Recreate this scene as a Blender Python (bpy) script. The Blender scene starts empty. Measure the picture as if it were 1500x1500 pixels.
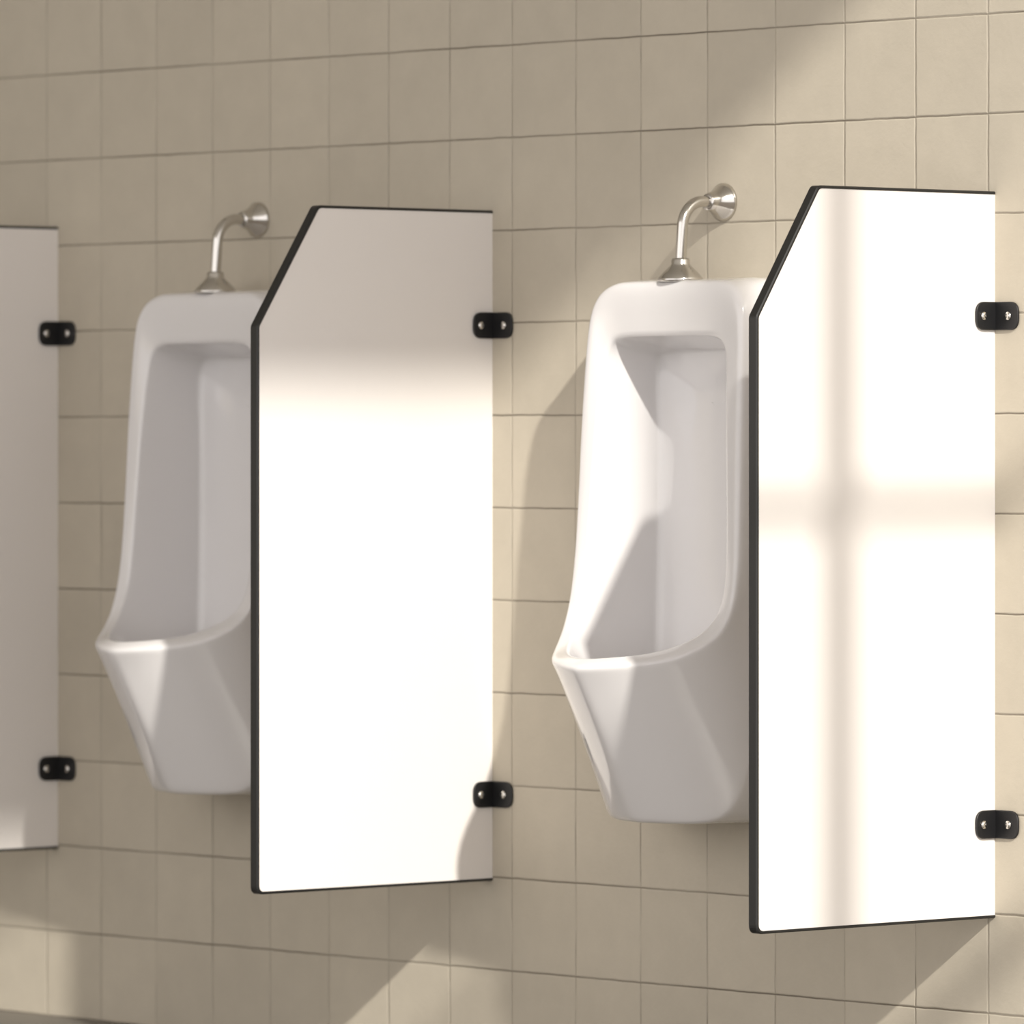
import bpy, bmesh, math
from mathutils import Vector, Matrix

S = bpy.context.scene
COL = S.collection
CZ = 1.014           # eye height
A = math.radians(42)
D0 = 10.8
F = 9770.0

# ------------------------------------------------------------ materials
def mat(name, color, rough=0.5, metal=0.0, coat=0.0, spec=0.5):
    m = bpy.data.materials.new(name); m.use_nodes = True
    b = m.node_tree.nodes['Principled BSDF']
    b.inputs['Base Color'].default_value = (*color, 1)
    b.inputs['Roughness'].default_value = rough
    b.inputs['Metallic'].default_value = metal
    b.inputs['Coat Weight'].default_value = coat
    b.inputs['Coat Roughness'].default_value = 0.05
    b.inputs['Specular IOR Level'].default_value = spec
    return m

def noise_rough(m, scale, lo, hi):
    nt = m.node_tree; b = nt.nodes['Principled BSDF']
    tc = nt.nodes.new('ShaderNodeTexCoord'); n = nt.nodes.new('ShaderNodeTexNoise')
    n.inputs['Scale'].default_value = scale
    mr = nt.nodes.new('ShaderNodeMapRange')
    mr.inputs['To Min'].default_value = lo; mr.inputs['To Max'].default_value = hi
    nt.links.new(tc.outputs['Object'], n.inputs['Vector'])
    nt.links.new(n.outputs['Fac'], mr.inputs['Value'])
    nt.links.new(mr.outputs['Result'], b.inputs['Roughness'])

M_ceramic = mat('ceramic', (0.75, 0.735, 0.74), 0.12, coat=0.4)
M_panel = mat('white_laminate', (0.80, 0.765, 0.74), 0.3)
M_black = mat('black_edge', (0.012, 0.012, 0.012), 0.35)
M_brk = mat('black_bracket', (0.01, 0.01, 0.011), 0.4)
M_chrome = mat('chrome', (0.62, 0.60, 0.57), 0.14, metal=1.0); noise_rough(M_chrome, 20, 0.12, 0.2)
M_frame = mat('window_frame', (0.5, 0.5, 0.5), 0.5)
M_plaster = mat('plaster', (0.62, 0.58, 0.50), 0.8)
M_ceil = mat('ceiling_paint', (0.75, 0.72, 0.66), 0.9)

def tile_mat():
    m = bpy.data.materials.new('wall_tiles'); m.use_nodes = True
    nt = m.node_tree; N = nt.nodes; L = nt.links
    b = N['Principled BSDF']
    tc = N.new('ShaderNodeTexCoord'); sp = N.new('ShaderNodeSeparateXYZ')
    L.new(tc.outputs['Object'], sp.inputs[0])
    def math_(op, a, bb=None, c=None):
        n = N.new('ShaderNodeMath'); n.operation = op
        for i, v in enumerate((a, bb, c)):
            if v is None: continue
            if isinstance(v, (int, float)): n.inputs[i].default_value = v
            else: L.new(v, n.inputs[i])
        return n.outputs[0]
    def noise(scale, detail=2, vec=None, rough=0.5):
        n = N.new('ShaderNodeTexNoise'); n.inputs['Scale'].default_value = scale
        n.inputs['Detail'].default_value = detail; n.inputs['Roughness'].default_value = rough
        L.new(vec or tc.outputs['Object'], n.inputs['Vector'])
        return n.outputs['Fac']
    def mr(v, a, bb, c, d, smooth=False):
        n = N.new('ShaderNodeMapRange')
        if smooth: n.interpolation_type = 'SMOOTHSTEP'
        L.new(v, n.inputs['Value'])
        for k, val in zip(('From Min', 'From Max', 'To Min', 'To Max'), (a, bb, c, d)):
            n.inputs[k].default_value = val
        return n.outputs['Result']
    wob = mr(noise(22, 3), 0.3, 0.7, -0.0006, 0.0006)
    def edge(c, size):
        cc = math_('ADD', c, wob)
        f = math_('FRACT', math_('DIVIDE', cc, size))
        return math_('MULTIPLY', math_('MINIMUM', f, math_('SUBTRACT', 1.0, f)), size)
    dx = edge(sp.outputs['X'], 0.1525)
    dz = edge(sp.outputs['Z'], 0.15)
    lx = mr(dx, 0.0006, 0.0015, 1, 0, True)
    lz = mr(dz, 0.0007, 0.0017, 1, 0, True)
    vx = mr(noise(7, 4, rough=0.7), 0.40, 0.64, 0.10, 0.75)
    vz = mr(noise(3.5, 3), 0.35, 0.6, 0.5, 0.95)
    line = math_('MAXIMUM', math_('MULTIPLY', lx, vx), math_('MULTIPLY', lz, vz))
    groove = math_('MAXIMUM', mr(dx, 0.0007, 0.003, 1, 0, True), mr(dz, 0.0007, 0.003, 1, 0, True))
    comb = N.new('ShaderNodeCombineXYZ')
    L.new(math_('FLOOR', math_('DIVIDE', sp.outputs['X'], 0.1525)), comb.inputs[0])
    L.new(math_('FLOOR', math_('DIVIDE', sp.outputs['Z'], 0.15)), comb.inputs[2])
    wn = N.new('ShaderNodeTexWhiteNoise'); wn.noise_dimensions = '3D'
    L.new(comb.outputs[0], wn.inputs['Vector'])
    tone = mr(wn.outputs['Value'], 0, 1, 0.96, 1.03)
    mott = mr(noise(14, 5, rough=0.65), 0.3, 0.7, 0.96, 1.04)
    tone = math_('MULTIPLY', tone, mott)
    base = N.new('ShaderNodeVectorMath'); base.operation = 'SCALE'
    base.inputs[0].default_value = (0.495, 0.447, 0.365)
    L.new(tone, base.inputs['Scale'])
    mix = N.new('ShaderNodeMix'); mix.data_type = 'RGBA'
    L.new(line, mix.inputs['Factor'])
    L.new(base.outputs[0], mix.inputs['A'])
    mix.inputs['B'].default_value = (0.13, 0.108, 0.08, 1)
    L.new(mix.outputs['Result'], b.inputs['Base Color'])
    b.inputs['Roughness'].default_value = 0.55
    b.inputs['Specular IOR Level'].default_value = 0.35
    h = math_('ADD', math_('MULTIPLY', groove, -0.6), math_('MULTIPLY', noise(110, 4, rough=0.6), 0.35))
    h = math_('ADD', h, math_('MULTIPLY', noise(18, 2), 0.5))
    bp = N.new('ShaderNodeBump'); bp.inputs['Strength'].default_value = 0.5
    bp.inputs['Distance'].default_value = 0.0025
    L.new(h, bp.inputs['Height']); L.new(bp.outputs[0], b.inputs['Normal'])
    return m
M_tile = tile_mat()

def floor_mat():
    m = mat('floor_stone', (0.13, 0.12, 0.105), 0.45)
    nt = m.node_tree; b = nt.nodes['Principled BSDF']
    tc = nt.nodes.new('ShaderNodeTexCoord'); n = nt.nodes.new('ShaderNodeTexNoise')
    n.inputs['Scale'].default_value = 9; n.inputs['Detail'].default_value = 6
    cr = nt.nodes.new('ShaderNodeValToRGB')
    cr.color_ramp.elements[0].color = (0.10, 0.092, 0.082, 1)
    cr.color_ramp.elements[1].color = (0.17, 0.155, 0.135, 1)
    nt.links.new(tc.outputs['Object'], n.inputs['Vector'])
    nt.links.new(n.outputs['Fac'], cr.inputs[0]); nt.links.new(cr.outputs[0], b.inputs['Base Color'])
    return m
M_floor = floor_mat()

# ------------------------------------------------------------ helpers
def obj(name, bm, m, smooth=False, parent=None):
    me = bpy.data.meshes.new(name)
    bmesh.ops.recalc_face_normals(bm, faces=bm.faces)
    bm.to_mesh(me); bm.free()
    if smooth:
        for p in me.polygons: p.use_smooth = True
    me.materials.append(m)
    o = bpy.data.objects.new(name, me); COL.objects.link(o)
    if parent: o.parent = parent
    return o

def add_box(bm, lo, hi):
    r = bmesh.ops.create_cube(bm, size=1)
    for v in r['verts']:
        v.co = Vector([(lo[i] + hi[i]) / 2 + v.co[i] * (hi[i] - lo[i]) for i in range(3)])

def boxes(name, lst, m, parent=None):
    bm = bmesh.new()
    for lo, hi in lst: add_box(bm, lo, hi)
    return obj(name, bm, m, parent=parent)

def empty(name, loc):
    e = bpy.data.objects.new(name, None); e.location = loc
    e.empty_display_size = 0.1; COL.objects.link(e); return e

def lathe(bm, prof, center, axis='Z', seg=48):
    rings = []
    for r, h in prof:
        ring = []
        for i in range(seg):
            a = 2 * math.pi * i / seg
            if axis == 'Z': p = (r * math.cos(a), r * math.sin(a), h)
            elif axis == 'Y': p = (r * math.cos(a), -h, r * math.sin(a))
            else: p = (h, r * math.cos(a), r * math.sin(a))
            ring.append(bm.verts.new(Vector(center) + Vector(p)))
        rings.append(ring)
    for a, b in zip(rings, rings[1:]):
        for i in range(seg):
            bm.faces.new((a[i], a[(i + 1) % seg], b[(i + 1) % seg], b[i]))
    bm.faces.new(rings[0]); bm.faces.new(rings[-1])

# ------------------------------------------------------------ room shell
HZ = 4.25
WX = 4.0
boxes('wall_back', [((-5, 0, 0), (WX + 0.06, 0.12, HZ))], M_tile)
boxes('floor', [((-5, -7.6, -0.1), (WX + 0.06, 0.12, 0))], M_floor)
boxes('ceiling', [((-5, -7.6, HZ), (WX + 0.06, 0.12, HZ + 0.1))], M_ceil)
boxes('wall_left', [((-5.1, -7.6, 0), (-5, 0.12, HZ))], M_plaster)
HEAD = 3.985
Y0, Y1 = -0.36, -6.5
boxes('wall_right', [((WX, Y0, 0), (WX + 0.06, 0, HZ)),
                     ((WX, -7.6, 0), (WX + 0.06, Y1, HZ)),
                     ((WX, Y1, HEAD), (WX + 0.06, Y0, HZ))], M_plaster)
bars = [((WX, Y1, 2.28), (WX + 0.05, Y0, 2.31)),
        ((WX, Y1, 2.96), (WX + 0.03, Y0, 2.993))]
for y in (-1.66, -2.96, -4.26, -5.56):
    bars.append(((WX, y - 0.029, 2.28), (WX + 0.03, y + 0.029, HEAD)))
boxes('window_1', bars, M_frame)

# ------------------------------------------------------------ urinal
O = [(0,.125,1.257),(.08,.125,1.257),(.128,.125,1.254),(.162,.127,1.234),(.177,.131,1.185),(.183,.138,1.05),
     (.185,.143,.93),(.187,.148,.84),(.187,.157,.765),(.178,.184,.706),(.132,.248,.674),(.07,.295,.665),(0,.320,.660)]
I = [(0,.125,1.173),(.065,.125,1.173),(.110,.125,1.170),(.130,.126,1.155),(.138,.129,1.12),(.145,.137,1.03),
     (.152,.142,.92),(.156,.146,.84),(.158,.153,.775),(.150,.176,.722),(.110,.231,.690),(.058,.275,.680),(0,.297,.676)]
Mm = [(0,.06,1.262),(.08,.06,1.262),(.140,.06,1.260),(.175,.06,1.247),(.187,.06,1.20),(.190,.065,1.05),
     (.19,.07,.93),(.19,.072,.80),(.188,.078,.66),(.162,.104,.48),(.134,.125,.424),(.085,.160,.418),(0,.188,.418)]
B = [(0,0,1.262),(.08,0,1.262),(.145,0,1.261),(.180,0,1.25),(.189,0,1.20),(.19,0,1.05),
     (.19,0,.93),(.19,0,.80),(.185,0,.66),(.162,0,.48),(.138,0,.422),(.09,0,.416),(0,0,.416)]
C = [(0,.03,1.150),(.06,.03,1.150),(.095,.03,1.147),(.113,.03,1.133),(.120,.03,1.10),(.122,.026,1.02),
     (.123,.024,.92),(.124,.024,.83),(.124,.026,.75),(.115,.038,.66),(.088,.075,.585),(.05,.105,.56),(0,.12,.555)]

def sample(ctrl, n=40):
    P = [Vector(c) for c in ctrl]
    mir = lambda v: Vector((-v.x, v.y, v.z))
    P = [mir(P[1])] + P + [mir(P[-2])]
    out = []
    segs = len(P) - 3
    for k in range(n + 1):
        t = k / n * segs; i = min(int(t), segs - 1); f = t - i
        p0, p1, p2, p3 = P[i:i + 4]
        out.append(0.5 * ((2 * p1) + (p2 - p0) * f + (2 * p0 - 5 * p1 + 4 * p2 - p3) * f * f + (3 * p1 - p0 - 3 * p2 + p3) * f ** 3))
    out[0].x = 0; out[-1].x = 0
    return out

def relax(lp, it):
    """even out the lower half of a half-outline"""
    for _ in range(it):
        new = [p.copy() for p in lp]
        for k in range(len(lp) // 2, len(lp) - 1):
            new[k] = (lp[k - 1] + 2 * lp[k] + lp[k + 1]) / 4
        lp = new
    return lp

def lerp_loop(a, b, f): return [p.lerp(q, f) for p, q in zip(a, b)]

def build_body(parent):
    o, i_, m_, b_, c_ = map(sample, (O, I, Mm, B, C))
    m_ = relax(m_, 6); b_ = relax(b_, 6); o = relax(o, 2); i_ = relax(i_, 2)
    low = [max(0.0, min(1.0, (0.84 - p.z) / 0.16)) for p in o]
    o_face = [p.lerp(q, 0.22) + Vector((0, 0.002, 0.001 * low[k])) for k, (p, q) in enumerate(zip(o, i_))]
    o_edge = [p + Vector((0, -0.004 * (1 - low[k]), -0.003 * low[k])) for k, p in enumerate(o)]
    o_back = []
    for k, (p, q) in enumerate(zip(o, m_)):
        up = p + Vector((0.0015 if p.x > 0.1 else 0, -0.022, 0.0015 if p.z > 1.2 else 0))
        d = (q - p).normalized()
        lo = p + d * 0.020 + Vector((0, -0.001, -0.001))
        o_back.append(up.lerp(lo, low[k]))
    o_back = relax(o_back, 3)
    side = relax(lerp_loop(o_back, m_, 0.5), 4)
    m_in = [p.lerp(q, 0.06) for p, q in zip(m_, o_back)]
    m_bk = [p.lerp(q, 0.10) for p, q in zip(m_, b_)]
    i_face = [p.lerp(q, 0.22) for p, q in zip(i_, o)]
    i_in = [p.lerp(q, 0.07) for p, q in zip(i_, c_)]
    i_in2 = [p.lerp(q, 0.2) for p, q in zip(i_, c_)]
    cav1 = [p.lerp(q, 0.6) for p, q in zip(i_, c_)]
    cav2 = [p.lerp(q, 0.9) for p, q in zip(i_, c_)]
    def shrink(f, dd):
        out = []
        for p in c_:
            z = 0.86 + (p.z - 0.86) * (1 - (1 - f) * 0.35)
            out.append(Vector((p.x * f, max(0.018, p.y * (1 - (1 - f) * 0.9)) - dd, z)))
        return out
    c1 = shrink(0.85, 0.001); c2 = shrink(0.45, 0.004); c3 = shrink(0.0, 0.005)
    loops = [b_, m_bk, m_, m_in, side, o_back, o_edge, o_face, i_face, i_, i_in, i_in2, cav1, cav2, c_, c1, c2, c3]
    bm = bmesh.new()
    grid = []
    for lp in loops:
        row = [bm.verts.new((p.x, -p.y, p.z)) for p in lp]
        row += [bm.verts.new((-p.x, -p.y, p.z)) for p in reversed(lp[1:-1])]
        grid.append(row)
    for r, s in zip(grid, grid[1:]):
        L = len(r)
        for k in range(L):
            bm.faces.new((r[k], r[(k + 1) % L], s[(k + 1) % L], s[k]))
    bmesh.ops.remove_doubles(bm, verts=bm.verts, dist=0.0002)
    ob = obj('body', bm, M_ceramic, True, parent)
    sm = ob.modifiers.new('sub', 'SUBSURF'); sm.levels = 2; sm.render_levels = 2
    return ob

def build_pipe(parent):
    z0 = 1.382; yb = 0.093
    cu = bpy.data.curves.new('flush_pipe', 'CURVE'); cu.dimensions = '3D'
    cu.bevel_depth = 0.0088; cu.bevel_resolution = 8; cu.use_fill_caps = True
    pts = [(0, -0.005, z0)]
    R = 0.042; yc = 0.089 - R
    for k in range(13):
        a = math.pi / 2 * k / 12
        pts.append((0, -(yc + R * math.sin(a)), z0 - R + R * math.cos(a)))
    pts.append((0, -yb, 1.285)); pts.append((0, -yb, 1.262))
    sp = cu.splines.new('POLY'); sp.points.add(len(pts) - 1)
    for p, q in zip(sp.points, pts): p.co = (*q, 1)
    o = bpy.data.objects.new('flush_pipe', cu); COL.objects.link(o); o.parent = parent
    cu.materials.append(M_chrome); sp.use_smooth = True
    bm = bmesh.new()
    lathe(bm, [(.030, 0), (.030, .003), (.026, .008), (.019, .018), (.015, .028), (.0135, .034), (.0125, .036), (.008, .036)], (0, 0, z0), 'Y')
    f = obj('wall_flange', bm, M_chrome, True, parent)
    bm = bmesh.new()
    lathe(bm, [(.034, 0), (.036, .002), (.035, .006), (.026, .016), (.0165, .025), (.0145, .028), (.0145, .034), (.0125, .037), (.008, .037)], (0, -yb, 1.256), 'Z')
    obj('spreader_cap', bm, M_chrome, True, parent)

for x in (0.495, -0.642):
    e = empty('urinal', (x, 0, 0))
    build_body(e); build_pipe(e)

# ------------------------------------------------------------ partitions
def round_poly(pts, r, skip, n=6):
    out = []
    L = len(pts)
    for i, p in enumerate(pts):
        p = Vector(p)
        if i in skip: out.append(p); continue
        a = Vector(pts[i - 1]); b = Vector(pts[(i + 1) % L])
        da = (a - p).normalized(); db = (b - p).normalized()
        ang = da.angle(db); tl = r / math.tan(ang / 2)
        s = p + da * tl; e = p + db * tl
        for k in range(n + 1):
            t = k / n
            out.append((1 - t) ** 2 * s + 2 * t * (1 - t) * p + t * t * e)
    return out

PZ0, PZ1, PD = 0.294, 1.383, 0.498
def prof(o):
    cx, cz = 0.372, 1.19
    dirc = Vector((PD - cx, cz - PZ1)).normalized()
    nrm = Vector((-dirc.y, dirc.x)) * -1
    if nrm.dot(Vector((0.2, 0.8)) - Vector((cx, PZ1))) < 0: nrm = -nrm
    p0 = Vector((cx, PZ1)) + nrm * o
    top = p0 + dirc * ((PZ1 - o - p0.y) / dirc.y)
    fr = p0 + dirc * ((PD - o - p0.x) / dirc.x)
    return [(0, PZ0 + o), (PD - o, PZ0 + o), (fr.x, fr.y), (top.x, top.y), (0, PZ1 - o)]

def build_partition(x):
    e = empty('urinal_partition', (x, 0, 0))
    th = 0.018
    inner = round_poly(prof(0.004), 0.010, {0, 4})
    outer = round_poly(prof(0.0), 0.013, {0, 4})
    bm = bmesh.new()
    a = [bm.verts.new((-0.001, -p.x, p.y)) for p in inner]
    b = [bm.verts.new((-th + 0.001, -p.x, p.y)) for p in inner]
    bm.faces.new(a); bm.faces.new(list(reversed(b)))
    for k in range(len(a)):
        bm.faces.new((a[k], b[k], b[(k + 1) % len(a)], a[(k + 1) % len(a)]))
    obj('panel', bm, M_panel, parent=e)
    bm = bmesh.new()
    R = []
    inner2 = round_poly(prof(0.0045), 0.010, {0, 4})
    for pi, po in zip(inner2, outer):
        sect = [(0.0, pi), (0.0, po.lerp(pi, 0.35)), (-0.0018, po), (-th + 0.0018, po), (-th, po.lerp(pi, 0.35)), (-th, pi)]
        R.append([bm.verts.new((sx, -q.x, q.y)) for sx, q in sect])
    for r, s in zip(R, R[1:]):
        for k in range(6):
            bm.faces.new((r[k], r[(k + 1) % 6], s[(k + 1) % 6], s[k]))
    bm.faces.new(R[0]); bm.faces.new(R[-1])
    obj('edge_trim', bm, M_black, parent=e)
    for zc in (1.196, 0.435):
        h = 0.0212; T = 0.004
        def leaf(plane, ln):
            pts = [(0, zc - h), (ln, zc - h), (ln, zc + h), (0, zc + h)]
            pts = round_poly(pts, 0.0175, {0, 3}, 8)
            bm = bmesh.new()
            def P(q, t):
                if plane == 'p': return (t, -q.x, q.y)
                return (q.x, -t, q.y)
            a = [bm.verts.new(P(q, 0.0)) for q in pts]; b = [bm.verts.new(P(q, T)) for q in pts]
            bm.faces.new(a); bm.faces.new(list(reversed(b)))
            for k in range(len(a)):
                bm.faces.new((a[k], b[k], b[(k + 1) % len(a)], a[(k + 1) % len(a)]))
            ob = obj('bracket_leaf', bm, M_brk, parent=e)
            bv = ob.modifiers.new('b', 'BEVEL'); bv.width = 0.0012; bv.segments = 3; bv.limit_method = 'ANGLE'
        leaf('p', 0.044); leaf('w', 0.050)
        bm = bmesh.new()
        pr = [(.0066, 0), (.0066, .0012), (.005, .0030), (.002, .0038)]
        lathe(bm, pr, (T, -0.029, zc), 'X', 24)
        lathe(bm, pr, (0.030, -T, zc), 'Y', 24)
        obj('bracket_screws', bm, M_chrome, True, parent=e)
    return e
for x in (1.0827, -0.0465, -1.1875):
    build_partition(x)

# ------------------------------------------------------------ light
L = Vector((-2.2, 1.0, -1.55)).normalized()
sd = bpy.data.lights.new('sun', 'SUN'); sd.energy = 4.3; sd.angle = math.radians(1.3)
sd.color = (1.0, 0.955, 0.87)
so = bpy.data.objects.new('sun', sd); COL.objects.link(so)
so.rotation_euler = L.to_track_quat('-Z', 'Y').to_euler(); so.location = (8, -6, 6)

w = bpy.data.worlds.new('World'); S.world = w; w.use_nodes = True
bg = w.node_tree.nodes['Background']
bg.inputs[0].default_value = (1.0, 0.96, 0.94, 1); bg.inputs[1].default_value = 1.72

# ------------------------------------------------------------ camera
cd = bpy.data.cameras.new('camera'); cam = bpy.data.objects.new('camera', cd); COL.objects.link(cam)
cd.sensor_width = 36; cd.lens = F * 36 / 1500; cd.clip_end = 100
cd.shift_y = -(750 - 641) / 1500
v = Vector((-math.cos(A), math.sin(A), 0))
cam.location = Vector((0, 0, CZ)) - v * D0
cam.rotation_euler = v.to_track_quat('-Z', 'Y').to_euler()
cd.dof.use_dof = True; cd.dof.focus_distance = 9.9; cd.dof.aperture_fstop = 5.6
S.camera = cam
S.view_settings.view_transform = 'Standard'
